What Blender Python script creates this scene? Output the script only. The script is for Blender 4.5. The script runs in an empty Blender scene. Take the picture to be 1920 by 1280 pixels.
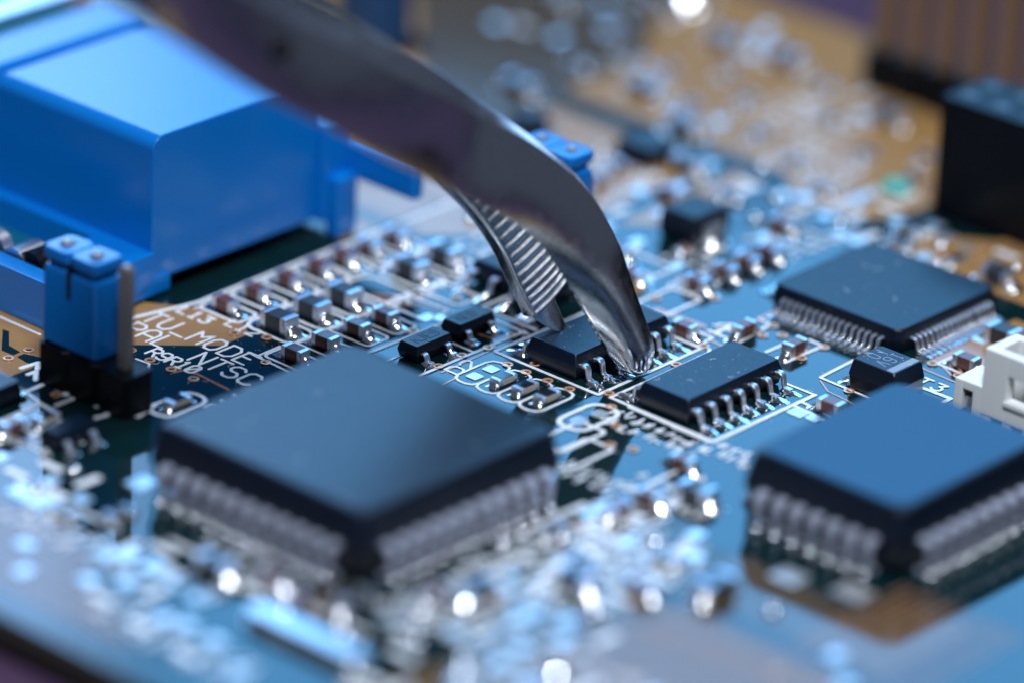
# Macro view of a circuit board with tweezers holding a chip.  One Blender unit is one millimetre.
import bpy, bmesh, math, random
from mathutils import Vector, Matrix
PI = math.pi
SC = bpy.context.scene
COL = SC.collection
rnd = random.Random(7)

# ------------------------------------------------------------------ camera, world, lamps, exposure
cam = bpy.data.objects.new('camera', bpy.data.cameras.new('camera'))
COL.objects.link(cam)
cam.location = (170.4257, -185.4898, 125.195)
cam.rotation_euler = (1.1409, -0.0436, 0.7297)
cam.data.sensor_width = 36.0
cam.data.lens = 9398.8 * 36.0 / 1920.0
cam.data.clip_start = 5.0
cam.data.clip_end = 6000.0
cam.data.dof.use_dof = True
cam.data.dof.focus_distance = 296.8
cam.data.dof.aperture_fstop = cam.data.lens * 1e-3 / 14.5
cam.data.dof.aperture_blades = 9
cam.data.dof.aperture_rotation = 0.2
SC.camera = cam

world = bpy.data.worlds.new('World')
SC.world = world
world.use_nodes = True
bg = world.node_tree.nodes['Background']
bg.inputs[0].default_value = (0.62, 0.72, 1.0, 1)
bg.inputs[1].default_value = 0.10

def area(name, loc, target, sx, sy, power, color):
    l = bpy.data.lights.new(name, 'AREA')
    l.shape = 'RECTANGLE'; l.size = sx; l.size_y = sy
    l.energy = power; l.color = color
    o = bpy.data.objects.new(name, l); COL.objects.link(o)
    o.location = loc
    o.rotation_euler = (Vector(target) - Vector(loc)).to_track_quat('-Z', 'Y').to_euler()
    return o
def roll(o, target, deg):
    ax = (Vector(target) - o.location).normalized()
    o.rotation_euler = (Matrix.Rotation(math.radians(deg), 3, ax) @ o.rotation_euler.to_matrix()).to_euler()
AIM = Vector((-6, 24, 0))
# large cool soft box beyond the board, neutral lamp above and in front of it
BACK = AIM + Vector((-0.651, 0.7585, 0)) * 470
def panel(name, dx, z, w, h, rad, color):
    p = BACK + Vector((0, 0, z))
    o = area(name, p, AIM, w, h, 4.0 * rad * w * h, color)
    roll(o, AIM, 7)
    o.location = p + o.rotation_euler.to_matrix() @ Vector((dx, 0, 0))
panel('soft_box_blue', -82, 305, 300, 230, 4.3, (0.13, 0.465, 0.95))
panel('soft_box_pale', 152, 282, 164, 236, 5.4, (0.29, 0.56, 1.0))
area('key_lamp', AIM + Vector((0.36, -0.36, 0.86)).normalized() * 400, AIM, 66, 66, 1.85e6, (0.85, 0.95, 1.10))
area('ridge_fill', AIM + Vector((0.10, 0.28, 0.95)).normalized() * 380, AIM, 84, 84, 4.0 * 15.0 * 84 * 84, (0.9, 0.95, 1.0))  # added overhead lamp so the tweezer ridges glint
area('strip_fill', AIM + Vector((-0.33, 0.94, 0.12)).normalized() * 450, AIM + Vector((0, 0, 15)), 130, 110, 4.0 * 2.2 * 130 * 110, (0.35, 0.58, 1.0))  # added low panel, puts a bluish sheen on the upper edge of the tweezer arm

SC.view_settings.view_transform = 'Standard'
SC.view_settings.look = 'None'
SC.view_settings.exposure = 0
SC.view_settings.gamma = 1
SC.cycles.caustics_reflective = False
SC.cycles.caustics_refractive = False
SC.cycles.sample_clamp_indirect = 6
SC.cycles.max_bounces = 6
SC.cycles.use_denoising = True

# ------------------------------------------------------------------ materials
MATS = {}
def mat(name, base, rough=0.5, metal=0.0, ior=1.5, bump=None, var=None, coat=0.0, rvar=None, spec=0.5):
    m = bpy.data.materials.new(name); m.use_nodes = True
    nt = m.node_tree; b = nt.nodes['Principled BSDF']
    b.inputs['Base Color'].default_value = (*base, 1)
    b.inputs['Roughness'].default_value = rough
    b.inputs['Metallic'].default_value = metal
    b.inputs['IOR'].default_value = ior
    b.inputs['Specular IOR Level'].default_value = spec
    if coat: b.inputs['Coat Weight'].default_value = coat; b.inputs['Coat Roughness'].default_value = 0.08
    g = nt.nodes.new('ShaderNodeNewGeometry')
    def noise(scale, detail=3):
        n = nt.nodes.new('ShaderNodeTexNoise'); n.inputs['Scale'].default_value = scale
        n.inputs['Detail'].default_value = detail
        nt.links.new(g.outputs['Position'], n.inputs['Vector']); return n
    if bump:
        n = noise(bump[0]); bp = nt.nodes.new('ShaderNodeBump')
        bp.inputs['Strength'].default_value = bump[1]; bp.inputs['Distance'].default_value = bump[2]
        nt.links.new(n.outputs['Fac'], bp.inputs['Height']); nt.links.new(bp.outputs['Normal'], b.inputs['Normal'])
    if var:
        n = noise(var[0]); r = nt.nodes.new('ShaderNodeValToRGB')
        r.color_ramp.elements[0].position = 0.32; r.color_ramp.elements[1].position = 0.68
        r.color_ramp.elements[0].color = (*var[1], 1); r.color_ramp.elements[1].color = (*base, 1)
        nt.links.new(n.outputs['Fac'], r.inputs['Fac']); nt.links.new(r.outputs['Color'], b.inputs['Base Color'])
    if rvar:
        n = noise(rvar[0]); r = nt.nodes.new('ShaderNodeMapRange')
        r.inputs['To Min'].default_value = rvar[1]; r.inputs['To Max'].default_value = rvar[2]
        r.inputs['From Min'].default_value = 0.3; r.inputs['From Max'].default_value = 0.7
        nt.links.new(n.outputs['Fac'], r.inputs['Value']); nt.links.new(r.outputs['Result'], b.inputs['Roughness'])
    MATS[name] = m
    return m
MASK = mat('green black solder mask', (0.003, 0.0165, 0.020), 0.06, bump=(0.55, 0.10, 0.05), var=(0.35, (0.0025, 0.012, 0.014)), spec=0.46)
AMBER = mat('solder mask over copper', (0.33, 0.185, 0.065), 0.09, bump=(0.55, 0.10, 0.05), var=(0.5, (0.29, 0.16, 0.058)))
TRACE = mat('masked copper trace', (0.42, 0.20, 0.10), 0.12, var=(1.5, (0.36, 0.18, 0.09)))
RING = mat('bare copper ring', (0.85, 0.45, 0.27), 0.28, 0.5)
HOLE = mat('via hole', (0.004, 0.004, 0.004), 0.4)
SILK = mat('white printed ink', (0.78, 0.80, 0.82), 0.35, bump=(9, 0.15, 0.03), var=(5, (0.70, 0.72, 0.75)))
PAD = mat('tinned pad', (0.90, 0.89, 0.88), 0.44, 1.0, bump=(3, 0.12, 0.06))
SOLDER = mat('solder', (0.90, 0.89, 0.88), 0.14, 1.0, bump=(2.6, 0.35, 0.10))
TIN = mat('tinned lead', (0.76, 0.79, 0.87), 0.36, 1.0, bump=(12, 0.12, 0.03))
BLACK = mat('black moulding compound', (0.001, 0.0045, 0.013), 0.34, bump=(26, 0.30, 0.02), rvar=(2.5, 0.30, 0.37), spec=0.44)
BLUE_SHEEN = mat('dark blue painted reflection', (0.0001, 0.026, 0.080), 0.30, bump=(26, 0.18, 0.02), spec=0.32)  # colour stands in for the soft box reflected in a black chip
MATTE = mat('matte tinned lead', (0.60, 0.63, 0.76), 0.36, 0.6)
MARK = mat('laser mark', (0.006, 0.006, 0.007), 0.6)
MARKW = mat('pale package print', (0.22, 0.28, 0.36), 0.5)
BLUE = mat('blue plastic', (0.001, 0.150, 0.50), 0.22, ior=1.55)
TEALP = mat('teal plastic', (0.004, 0.11, 0.17), 0.35)
WHITEP = mat('white nylon', (0.74, 0.73, 0.70), 0.38, bump=(6, 0.05, 0.05))
BLACKP = mat('black plastic', (0.002, 0.003, 0.005), 0.34, bump=(8, 0.12, 0.04), spec=0.16)
CERAM = mat('brown capacitor ceramic', (0.135, 0.058, 0.048), 0.24, bump=(10, 0.1, 0.03), var=(3, (0.11, 0.046, 0.04)))
FERR = mat('dark ferrite', (0.028, 0.033, 0.040), 0.36, bump=(12, 0.2, 0.03))
ALUM = mat('alumina ceramic', (0.40, 0.36, 0.32), 0.4)
GLAZE = mat('black resistor glaze', (0.008, 0.009, 0.011), 0.12)
STEEL = mat('tweezer steel', (0.64, 0.68, 0.72), 0.17, 1.0, bump=(7, 0.16, 0.05), rvar=(1.6, 0.11, 0.26))
STEELR = mat('rough ridge steel', (0.82, 0.82, 0.84), 0.22, 1.0, bump=(22, 0.5, 0.05))
GOLD = mat('dull brass pin', (0.26, 0.155, 0.085), 0.45, 0.4)
PINM = mat('tinned header pin', (0.46, 0.42, 0.39), 0.42, 0.6, bump=(7, 0.35, 0.05))
CAN = mat('bright can metal', (0.74, 0.74, 0.76), 0.33, 1.0, bump=(0.8, 0.1, 0.1))
OLIVE = mat('dull masked copper', (0.062, 0.042, 0.022), 0.09, bump=(0.55, 0.10, 0.05))
TABLE = mat('purple table top', (0.060, 0.031, 0.066), 0.9, var=(0.02, (0.05, 0.028, 0.056)), spec=0.15)
BEAD = mat('smooth solder bead', (0.86, 0.86, 0.88), 0.13, 1.0)
DULLB = mat('dull solder bead', (0.78, 0.79, 0.82), 0.09, 1.0)
CONT = mat('dark contact', (0.03, 0.03, 0.035), 0.22)
SLEEVE = mat('dark blue capacitor sleeve', (0.010, 0.05, 0.13), 0.35)
GREENL = mat('green lens', (0.10, 0.42, 0.36), 0.2)
EDGEM = mat('board edge laminate', (0.035, 0.03, 0.02), 0.6)

# ------------------------------------------------------------------ object helpers
def obj(name, bm, m, parent=None, smooth=35, loc=None):
    me = bpy.data.meshes.new(name)
    bmesh.ops.recalc_face_normals(bm, faces=bm.faces[:])
    bm.to_mesh(me); bm.free()
    for x in (m if isinstance(m, (list, tuple)) else [m]): me.materials.append(x)
    if smooth:
        me.shade_smooth(); me.set_sharp_from_angle(angle=math.radians(smooth))
    o = bpy.data.objects.new(name, me); COL.objects.link(o)
    if smooth: o.modifiers.new('normals', 'WEIGHTED_NORMAL').keep_sharp = True
    if parent: o.parent = parent
    if loc: o.location = loc
    return o
def thing(name, label, cat, loc=(0, 0, 0), rz=0.0, group=None):
    o = bpy.data.objects.new(name, None); COL.objects.link(o)
    o.empty_display_size = 1
    o.location = loc; o.rotation_euler = (0, 0, rz)
    o['label'] = label; o['category'] = cat
    if group: o['group'] = group
    return o
def dup(root, loc, rz, label, group=None, scale=None):
    r = root.copy(); COL.objects.link(r); r.location = loc; r.rotation_euler = (0, 0, rz)
    if scale: r.scale = scale
    r['label'] = label
    if group: r['group'] = group
    for ch in list(root.children):
        c = ch.copy(); COL.objects.link(c); c.parent = r
        for g in list(ch.children):
            d = g.copy(); COL.objects.link(d); d.parent = c
    return r
VARIANTS = {}
def copy_part(o, parent, loc, rz=0.0):
    c = o.copy(); COL.objects.link(c); c.parent = parent; c.location = loc; c.rotation_euler = (0, 0, rz)
    for g in list(o.children):
        d = g.copy(); COL.objects.link(d); d.parent = c
        if g.data in VARIANTS: d.data = rnd.choice(VARIANTS[g.data])
    return c

def add_box(bm, x0, x1, y0, y1, z0, z1, bev=0.0, seg=2, mi=0):
    r = bmesh.ops.create_cube(bm, size=1.0)
    vs = r['verts']
    for v in vs:
        v.co = Vector((x0 + (v.co.x + .5) * (x1 - x0), y0 + (v.co.y + .5) * (y1 - y0), z0 + (v.co.z + .5) * (z1 - z0)))
    fs = list({f for v in vs for f in v.link_faces})
    for f in fs: f.material_index = mi
    if bev:
        es = list({e for v in vs for e in v.link_edges})
        bmesh.ops.bevel(bm, geom=es, offset=bev, segments=seg, affect='EDGES', profile=0.5)
def ring_rrect(hx, hy, r, seg=4):
    r = max(min(r, hx - 1e-4, hy - 1e-4), 1e-4)
    pts = []
    for cx, cy, a0 in ((hx - r, hy - r, 0), (-hx + r, hy - r, PI / 2), (-hx + r, -hy + r, PI), (hx - r, -hy + r, 3 * PI / 2)):
        for k in range(seg + 1):
            a = a0 + k * PI / 2 / seg
            pts.append((cx + r * math.cos(a), cy + r * math.sin(a)))
    return pts
def loft(bm, rings, caps=True, mi=0, closed=True):
    vr = [[bm.verts.new(p) for p in ring] for ring in rings]
    n = len(vr[0])
    for a, b in zip(vr, vr[1:]):
        for i in range(n if closed else n - 1):
            f = bm.faces.new((a[i], a[(i + 1) % n], b[(i + 1) % n], b[i])); f.material_index = mi
    if caps:
        f = bm.faces.new(vr[0][::-1]); f.material_index = mi
        f = bm.faces.new(vr[-1]); f.material_index = mi
def body_loft(bm, hx, hy, levels, seg=4, cx=0, cy=0, mi=0):
    """levels: (z, inset, corner radius)"""
    loft(bm, [[(cx + x, cy + y, z) for x, y in ring_rrect(hx - i, hy - i, r, seg)] for z, i, r in levels], mi=mi)
def add_cyl(bm, x, y, z0, z1, r, n=16, r1=None, mi=0):
    r1 = r if r1 is None else r1
    loft(bm, [[(x + R * math.cos(2 * PI * k / n), y + R * math.sin(2 * PI * k / n), z) for k in range(n)] for z, R in ((z0, r), (z1, r1))], mi=mi)
def sweep(bm, path, widths, t, mi=0):
    """path in the local xz plane, rectangular section of width w (along y) and thickness t, softened corners"""
    rings = []
    n = len(path)
    for i, (x, z) in enumerate(path):
        a = path[max(i - 1, 0)]; b = path[min(i + 1, n - 1)]
        d = Vector((b[0] - a[0], 0, b[1] - a[1])).normalized()
        nn = Vector((-d.z, 0, d.x))
        w = widths[i] if isinstance(widths, (list, tuple)) else widths
        c = min(w, t) * 0.22
        p = Vector((x, 0, z)); Y = Vector((0, 1, 0))
        hw, ht = w / 2, t / 2
        rings.append([p + Y * u + nn * v for u, v in ((hw, ht - c), (hw - c, ht), (-hw + c, ht), (-hw, ht - c), (-hw, -ht + c), (-hw + c, -ht), (hw - c, -ht), (hw, -ht + c))])
    loft(bm, rings, mi=mi)
def ribbon(bm, pts, w, z, th=0.0, mi=0, closed=False, cap=True):
    """flat printed line of width w with rounded ends at height z"""
    P = [Vector((p[0], p[1])) for p in pts]
    if closed: P = P + [P[0]]
    for a, b in zip(P, P[1:]):
        d = b - a
        if d.length < 1e-5: continue
        d.normalize(); n = Vector((-d.y, d.x)) * (w / 2)
        ring = []
        a0 = math.atan2(n.y, n.x)
        L = (b - a).length; m = int(L / .22) if z > .04 and w > .1 and L < 12 else 0
        def edge(sg):
            if m < 2: return []
            out = []
            for q in (range(1, m) if sg > 0 else range(m - 1, 0, -1)):
                c = a + d * (L * q / m); out.append(tuple(c - sg * n * rnd.uniform(.86, 1.06)))
            return out
        for k in range(5): ring.append((a.x + w / 2 * math.cos(a0 + PI * k / 4), a.y + w / 2 * math.sin(a0 + PI * k / 4)))
        ring += edge(1)
        for k in range(5): ring.append((b.x + w / 2 * math.cos(a0 + PI + PI * k / 4), b.y + w / 2 * math.sin(a0 + PI + PI * k / 4)))
        ring += edge(-1)
        zz = z + rnd.uniform(0, 0.003); nr = len(ring)
        lo = [bm.verts.new((x, y, z - 0.02)) for x, y in ring]; hi = [bm.verts.new((x, y, zz)) for x, y in ring]
        f = bm.faces.new(hi); f.material_index = mi
        for i in range(nr):
            f = bm.faces.new((lo[i], lo[(i + 1) % nr], hi[(i + 1) % nr], hi[i])); f.material_index = mi
def plate(bm, pts, z0, z1, mi=0):
    lo = [bm.verts.new((x, y, z0)) for x, y in pts]; hi = [bm.verts.new((x, y, z1)) for x, y in pts]
    f = bm.faces.new(hi); f.material_index = mi
    n = len(pts)
    for i in range(n):
        f = bm.faces.new((lo[i], lo[(i + 1) % n], hi[(i + 1) % n], hi[i])); f.material_index = mi
def fillet(bm, x0, x1, w0, w1, h, peak=0.25, seed=0, nu=9, nv=7, p=1.6, z=0.02, rough=0.12):
    """solder meniscus on a pad from x0 (under the metal) to x1 (pad end)"""
    r = random.Random(seed); g = []
    for i in range(nu):
        u = i / (nu - 1); row = []
        f = (u / peak) ** 0.6 if u < peak else ((1 - u) / (1 - peak)) ** p
        wob = 1 + r.uniform(-rough, rough)
        for j in range(nv):
            v = -1 + 2 * j / (nv - 1)
            w = (w0 + (w1 - w0) * u) * (1 - 0.25 * max(0, (u - .75) / .25) ** 2)
            k = max(0.0, 1 - abs(v) ** 2.4)
            zz = z + h * f * k * (1 + r.uniform(-rough, rough)) if 0 < j < nv - 1 and 0 < i < nu - 1 else z - 0.03
            row.append(bm.verts.new((x0 + (x1 - x0) * u, v * w / 2 * wob, zz)))
        g.append(row)
    for a, b in zip(g, g[1:]):
        for j in range(nv - 1): bm.faces.new((a[j], a[j + 1], b[j + 1], b[j]))

# ------------------------------------------------------------------ stroke lettering
GLY = {
 'T': [[(0, 6), (4, 6)], [(2, 6), (2, 0)]], 'V': [[(0, 6), (0, 1.6), (1, 0), (3, 0), (4, 1.6), (4, 6)]],
 '_': [[(0, 0), (4, 0)]], 'M': [[(0, 0), (0, 6), (2, 3.6), (4, 6), (4, 0)]],
 'O': [[(1, 0), (0, 1.4), (0, 4.6), (1, 6), (3, 6), (4, 4.6), (4, 1.4), (3, 0), (1, 0)]],
 'D': [[(0, 0), (0, 6), (2.6, 6), (4, 4.6), (4, 1.4), (2.6, 0), (0, 0)]],
 'E': [[(4, 6), (0, 6), (0, 0), (4, 0)], [(0, 3.2), (3, 3.2)]],
 'P': [[(0, 0), (0, 6), (3, 6), (4, 5), (4, 3.8), (3, 2.8), (0, 2.8)]],
 'A': [[(0, 0), (0, 4.6), (1.2, 6), (2.8, 6), (4, 4.6), (4, 0)], [(0, 2.4), (4, 2.4)]],
 'L': [[(0, 6), (0, 0), (4, 0)]], 'N': [[(0, 0), (0, 6), (4, 0), (4, 6)]],
 'S': [[(4, 5), (3, 6), (1, 6), (0, 5), (0, 4), (1, 3.1), (3, 3.1), (4, 2), (4, 1), (3, 0), (1, 0), (0, 1)]],
 'C': [[(4, 5), (3, 6), (1, 6), (0, 5), (0, 1), (1, 0), (3, 0), (4, 1)]],
 'R': [[(0, 0), (0, 6), (3, 6), (4, 5), (4, 4), (3, 3), (0, 3)], [(2, 3), (4, 0)]],
 '9': [[(0, 0.6), (1, 0), (3, 0), (4, 1), (4, 5), (3, 6), (1, 6), (0, 5), (0, 3.8), (1, 2.8), (4, 2.8)]],
 '6': [[(4, 5.4), (3, 6), (1, 6), (0, 5), (0, 1), (1, 0), (3, 0), (4, 1), (4, 2.2), (3, 3.2), (0, 3.2)]],
 '1': [[(1, 5), (2, 6), (2, 0)], [(0.8, 0), (3.2, 0)]], 'I': [[(2, 6), (2, 0)]],
 '0': [[(1, 0), (0, 1), (0, 5), (1, 6), (3, 6), (4, 5), (4, 1), (3, 0), (1, 0)], [(0.8, 1.2), (3.2, 4.8)]],
 'o': [[(1, 0), (0, 1), (0, 5), (1, 6), (3, 6), (4, 5), (4, 1), (3, 0), (1, 0)]],
 '2': [[(0, 5), (1, 6), (3, 6), (4, 5), (4, 3.8), (0, 0), (4, 0)]],
 '3': [[(0, 6), (4, 6), (2, 3.6), (3, 3.6), (4, 2.6), (4, 1), (3, 0), (1, 0), (0, 1)]],
 'U': [[(0, 6), (0, 1), (1, 0), (3, 0), (4, 1), (4, 6)]], 'K': [[(0, 6), (0, 0)], [(4, 6), (0, 2.6)], [(1.4, 3.6), (4, 0)]],
 'J': [[(1.5, 6), (4, 6)], [(3, 6), (3, 1), (2, 0), (1, 0), (0, 1)]], 'v': [[(0, 6), (2, 0), (4, 6)]],
 'Z': [[(0, 6), (4, 6), (0, 0), (4, 0)]], 'X': [[(0, 0), (4, 6)], [(0, 6), (4, 0)]],
}
def text(bm, s, x, y, h, pitch, lw, z, ang=0.0, wide=0.62, mi=0):
    ca, sa = math.cos(ang), math.sin(ang)
    for i, ch in enumerate(s):
        for st in GLY.get(ch, []):
            q = []
            for gx, gy in st:
                lx = i * pitch + gx / 4 * h * wide; ly = gy / 6 * h
                q.append((x + lx * ca - ly * sa, y + lx * sa + ly * ca))
            ribbon(bm, q, lw, z, mi=mi)

# ------------------------------------------------------------------ the setting: table and board
bm = bmesh.new(); plate(bm, [(-900, -700), (900, -700), (900, 1500), (-900, 1500)], -5.0, -2.7)
t = obj('table', bm, TABLE); t['kind'] = 'structure'

board = thing('circuit_board', 'dark green and amber circuit board with white printed lines, carrying all the chips', 'circuit board')
bm = bmesh.new(); plate(bm, [(-140, -24.1), (110, -24.1), (110, 78.6), (-140, 78.6)], -1.6, 0.0)
bm.faces.ensure_lookup_table()
for f in bm.faces:
    if f.calc_center_median().z < -0.1: f.material_index = 1
obj('laminate', bm, [MASK, EDGEM], board, smooth=0)
def pour(pts, m=AMBER, z=0.02, name='copper_area'):
    bm = bmesh.new(); plate(bm, pts, -0.01, z); return obj(name, bm, m, board, smooth=0)
def line(pts, w=0.2, m=SILK, z=0.045, name='printed_line', closed=False):
    bm = bmesh.new(); ribbon(bm, pts, w, z, closed=closed); return obj(name, bm, m, board, smooth=0)
def letters(s, x, y, h, pitch, lw=0.17, ang=0.0, wide=0.62):
    bm = bmesh.new(); text(bm, s, x, y, h, pitch, lw, 0.048, ang, wide); return obj('lettering', bm, SILK, board, smooth=0)

# amber copper areas (left field with its slots, strips beside the connector, far end of the board)
pour([(-60, 0.2), (-45, -3.5), (-24.50,-5.91), (-24.48,-2.34), (-24.43,-1.74), (-26.02,1.49), (-19.10,8.64), (-19.15,11.04), (-20.49,11.86), (-25.70,11.38), (-24.9, 26.5), (-24.9, 34), (-60, 34)])
pour([(-29.56,0.69), (-29.08,0.76), (-27.63,-0.59), (-26.53,-0.72), (-26.48,-1.32), (-27.44,-1.37)], MASK, 0.03, 'bare_slot')
pour([(-26.16,-1.32), (-26.21,-0.71), (-25.45,-0.44), (-24.44,-0.23), (-24.11,-1.40), (-25.18,-1.46)], MASK, 0.03, 'bare_slot')
pour([(-27.6, 9.0), (-24.2, 11.2), (-24.0, 25.2), (-60, 25.2), (-60, 9.0)], MASK, 0.028, 'bare_slot')
pour([(-24.6, 27.0), (-19.5, 32.6), (-17.0, 38), (-17, 52), (-60, 52), (-60, 34.2), (-24.6, 34.2)])
pour([(-60, 54.5), (-13, 54.5), (-9.5, 51.0), (-4.5, 52.6), (-3.2, 56), (-3.2, 78.3), (-60, 78.3)])
pour([(-53.56,62.90), (-41.36,76.68), (-32.06,62.26), (-32.42,56.00), (-29.63,46.39), (-35.32,44.25)], OLIVE, 0.035)
pour([(-15, 40), (-12.6, 42.2), (-13, 51.8), (-15.5, 52.6)])
pour([(-8.6, 31.2), (-7.3, 31.2), (-7.0, 33.6), (-8.4, 33.6)])
pour([(1.0, 49.4), (14, 49.0), (60, 49.0), (60, 70), (4, 70), (3.2, 56), (-1, 53.0)])
pour([(11.2, 38.4), (14.5, 39.6), (16, 47), (11.2, 47)])
pour([(9.70,-12.70), (6.91,-11.66), (6.78,-8.20), (9.64,-7.88)], OLIVE)
pour([(15.93,2.87), (16.52,4.87), (19.99,1.26), (19.00,-0.68)], OLIVE)
pour([(19.6, 4.5), (34, 4.5), (34, 12.4), (28.8, 12.4), (28.8, 9.2), (19.6, 10.2)], OLIVE)

# fine parallel traces over the lower right of the board: too many to pick apart
bm = bmesh.new()
for k in range(44):
    y = -21.5 + k * 0.56
    ribbon(bm, [(14.5 + 0.12 * k, y), (28 + 0.1 * k, y), (31 + 0.1 * k, y - 3), (60, y - 3)], 0.15, 0.03)
o = obj('trace_bundle', bm, AMBER, board, smooth=0); o['kind'] = 'stuff'
bm = bmesh.new()
for k in range(13):
    y = -23.2 + k * .55
    ribbon(bm, [(-40, y), (-14 - .6 * k, y), (-11 - .6 * k, y + 1.6), (4 - .9 * k, y + 1.6)], 0.13, 0.03)
for k in range(26):
    x = 20.5 + k * .62
    if x > 27.5: ribbon(bm, [(x + .3, 4.0), (x + .3, 14.0)], 0.09, 0.034)
    ribbon(bm, [(x, -9.5), (x, -1.0 + .08 * k), (x + 1.2, .2 + .08 * k), (x + 1.2, 3.4)], 0.11, 0.034)
o = obj('trace_bundle', bm, TRACE, board, smooth=0); o['kind'] = 'stuff'
bm = bmesh.new()
for k in range(20):
    y = 3.8 + k * 0.42
    ribbon(bm, [(9.2 + 0.1 * k, y), (15.5, y), (17.6, y - 2.0), (24, y - 2.0)], 0.18, 0.03)
o = obj('trace_bundle', bm, OLIVE, board, smooth=0); o['kind'] = 'stuff'

# single traces
TR = [
 ([(-7.61,15.52), (-7.69,19.85), (-7.90,20.51), (-8.39,21.10), (-8.78,21.25), (-9.95,21.11)], .14), ([(-8.97,23.53), (-7.88,23.13), (-7.36,22.45)], .14),
 ([(-8.81,23.83), (-7.59,23.33), (-7.00,22.61)], .14), ([(-6.36,12.86), (-6.46,14.59), (-6.52,15.82)], .14),
 ([(-17.62,20.27), (-15.97,21.83), (-13.78,22.58), (-12.86,22.19)], .17), ([(-18.00,20.68), (-15.63,22.90), (-13.77,23.29)], .17), ([(-16.75,20.05), (-14.88,21.62), (-13.23,21.55)], .17),
 ([(-18.38,3.92), (-18.16,4.58), (-17.17,4.79), (-14.53,4.61)], .17), ([(-4.74,31.80), (-1.24,32.02)], .5), ([(0.53,30.75), (1.76,30.62)], .25),
 ([(-0.36,33.55), (-0.23,31.51)], .2), ([(8.49,31.23), (9.73,30.39), (12.92,30.05)], .12), ([(8.12,31.70), (8.01,35.01)], .14), ([(11.58,37.08), (14.54,36.98)], .16),
 ([(0.42,35.20), (0.42,37.52)], .3), ([(-16.23,11.29), (-14.70,11.16)], .3), ([(-13.58,18.09), (-12.51,18.11)], .25), ([(-7.04,20.89), (-6.16,20.72)], .14), ([(-15.24,18.69), (-15.39,20.02), (-14.90,20.21)], .2),
]
for k in range(9):
    TR.append(([(10.67,40.58), (11.70,39.66)], .1) if False else ([(11.1, 38.6 + 0.5 * k), (12.2 + .12 * k, 38.3 + 0.45 * k), (13.4 + .1 * k, 37.6 + 0.4 * k)], .17))
for p, w in TR: line(p, w, TRACE, 0.03, 'trace')

# printed outlines
LN = [
 # long twin line beside the connector
 ([(-25.53,7.31), (-24.4, 12.0), (-24.4, 36)], .34), ([(-23.9, 11.2), (-23.9, 29)], .16),
 # outline of the held chip and its neighbour
 ([(-7.4, 20.0), (-7.4, 29.4)], .24), ([(-7.4, 20.0), (0.76, 20.0)], .24), ([(0.76, 20.0), (0.76, 29.5)], .24), ([(0.76, 29.5), (-1.6, 29.5)], .3), ([(-7.4, 29.4), (-4.4, 29.6)], .24),
 ([(1.5, 20.25), (1.5, 29.3), (1.15, 29.75)], .22), ([(1.5, 20.25), (9.5, 20.1)], .24), ([(9.5, 20.1), (9.55, 29.4)], .3), ([(9.55, 29.4), (7.4, 29.4)], .2),
 # transistors
 ([(-12.4, 13.2), (-12.1, 31.0)], .26), ([(-8.2, 14.0), (-8.1, 23.4)], .24), ([(-10.6, 19.0), (-8.15, 19.0)], .2), ([(-12, 23.3), (-7.8, 23.3)], .26), ([(-12, 24.1), (-7.8, 24.1)], .3),
 ([(-10.85,14.00), (-11.08,19.77)], .2),
 # around the tantalum capacitor
 ([(8.26,31.53), (8.11,34.89)], .2), ([(8.26,31.53), (12.42,31.45)], .2), ([(13.11,34.89), (15.37,34.94), (15.39,33.36)], .3),
 ([(11.84,38.26), (11.92,40.01)], .2), ([(11.84,38.26), (13.58,38.25)], .2),
 # around the capacitors right of the held chip
 ([(-0.89,31.14), (0.25,31.13), (0.40,29.60)], .22), ([(-0.03,31.73), (1.58,31.65)], .24), ([(-0.03,31.73), (-0.14,33.44)], .3), ([(1.73,31.82), (1.46,34.95)], .26), ([(0.53,35.32), (1.33,35.26)], .26),
 ([(3.75,31.98), (3.78,33.48)], .24), ([(5.49,31.62), (5.55,35.28)], .24), ([(4.45,35.21), (5.56,35.17)], .26),
 # corner bracket of a capacitor under the big chip
 ([(-17.31,9.13), (-16.64,9.07), (-13.63,8.92)], .2), ([(-16.60,9.12), (-16.62,11.09)], .2),
 # marks beside the header
 ([(-24.85,-2.20), (-24.72,-0.96), (-24.11,-1.61)], .34), ([(-23.95,-2.53), (-23.94,-1.86), (-23.12,-2.71)], .3), ([(-30.96,1.77), (-27.50,1.79)], .2),
 ([(-22.35,-2.85), (-22.28,-4.27), (-20.56,-4.75)], .3), ([(-21.45,-2.63), (-20.56,-2.63)], .3), ([(-19.78,-4.22), (-19.77,-2.95), (-19.98,-2.54), (-20.51,-2.89)], .3), ([(-18.88,-2.52), (-18.04,-2.56)], .3),
 ([(-17.02,-3.67), (-16.86,-2.98), (-17.17,-2.47), (-17.69,-2.61)], .3), ([(-16.24,-2.51), (-15.50,-1.73), (-15.90,-0.05)], .26), ([(-20.41,-8.03), (-20.56,-4.75), (-18.89,-4.84)], .3), ([(-19.47,-4.94), (-18.02,-5.47), (-17.88,-7.90)], .3),
 ([(-21.19,3.61), (-20.18,3.71), (-19.80,3.25)], .17), ([(6.60,19.90), (9.33,19.92)], .24), ([(9.49,28.08), (12.06,27.86)], .24), ([(9.60,27.34), (12.17,27.13)], .24), 
 ([(3.12,20.06), (9.33,19.92)], .26),
 # lower middle of the board
 ([(9.6, 2.6), (9.6, 8.5), (14, 8.5)], .3), ([(11.5, -7), (11.5, 1.4)], .3), ([(-3, -11.5), (12, -11.5)], .3), ([(14, -4), (14, 3), (17, 3)], .3), ([(-14, -12.6), (-6, -12.6)], .3),
]
for p, w in LN: line(p, w)
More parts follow.
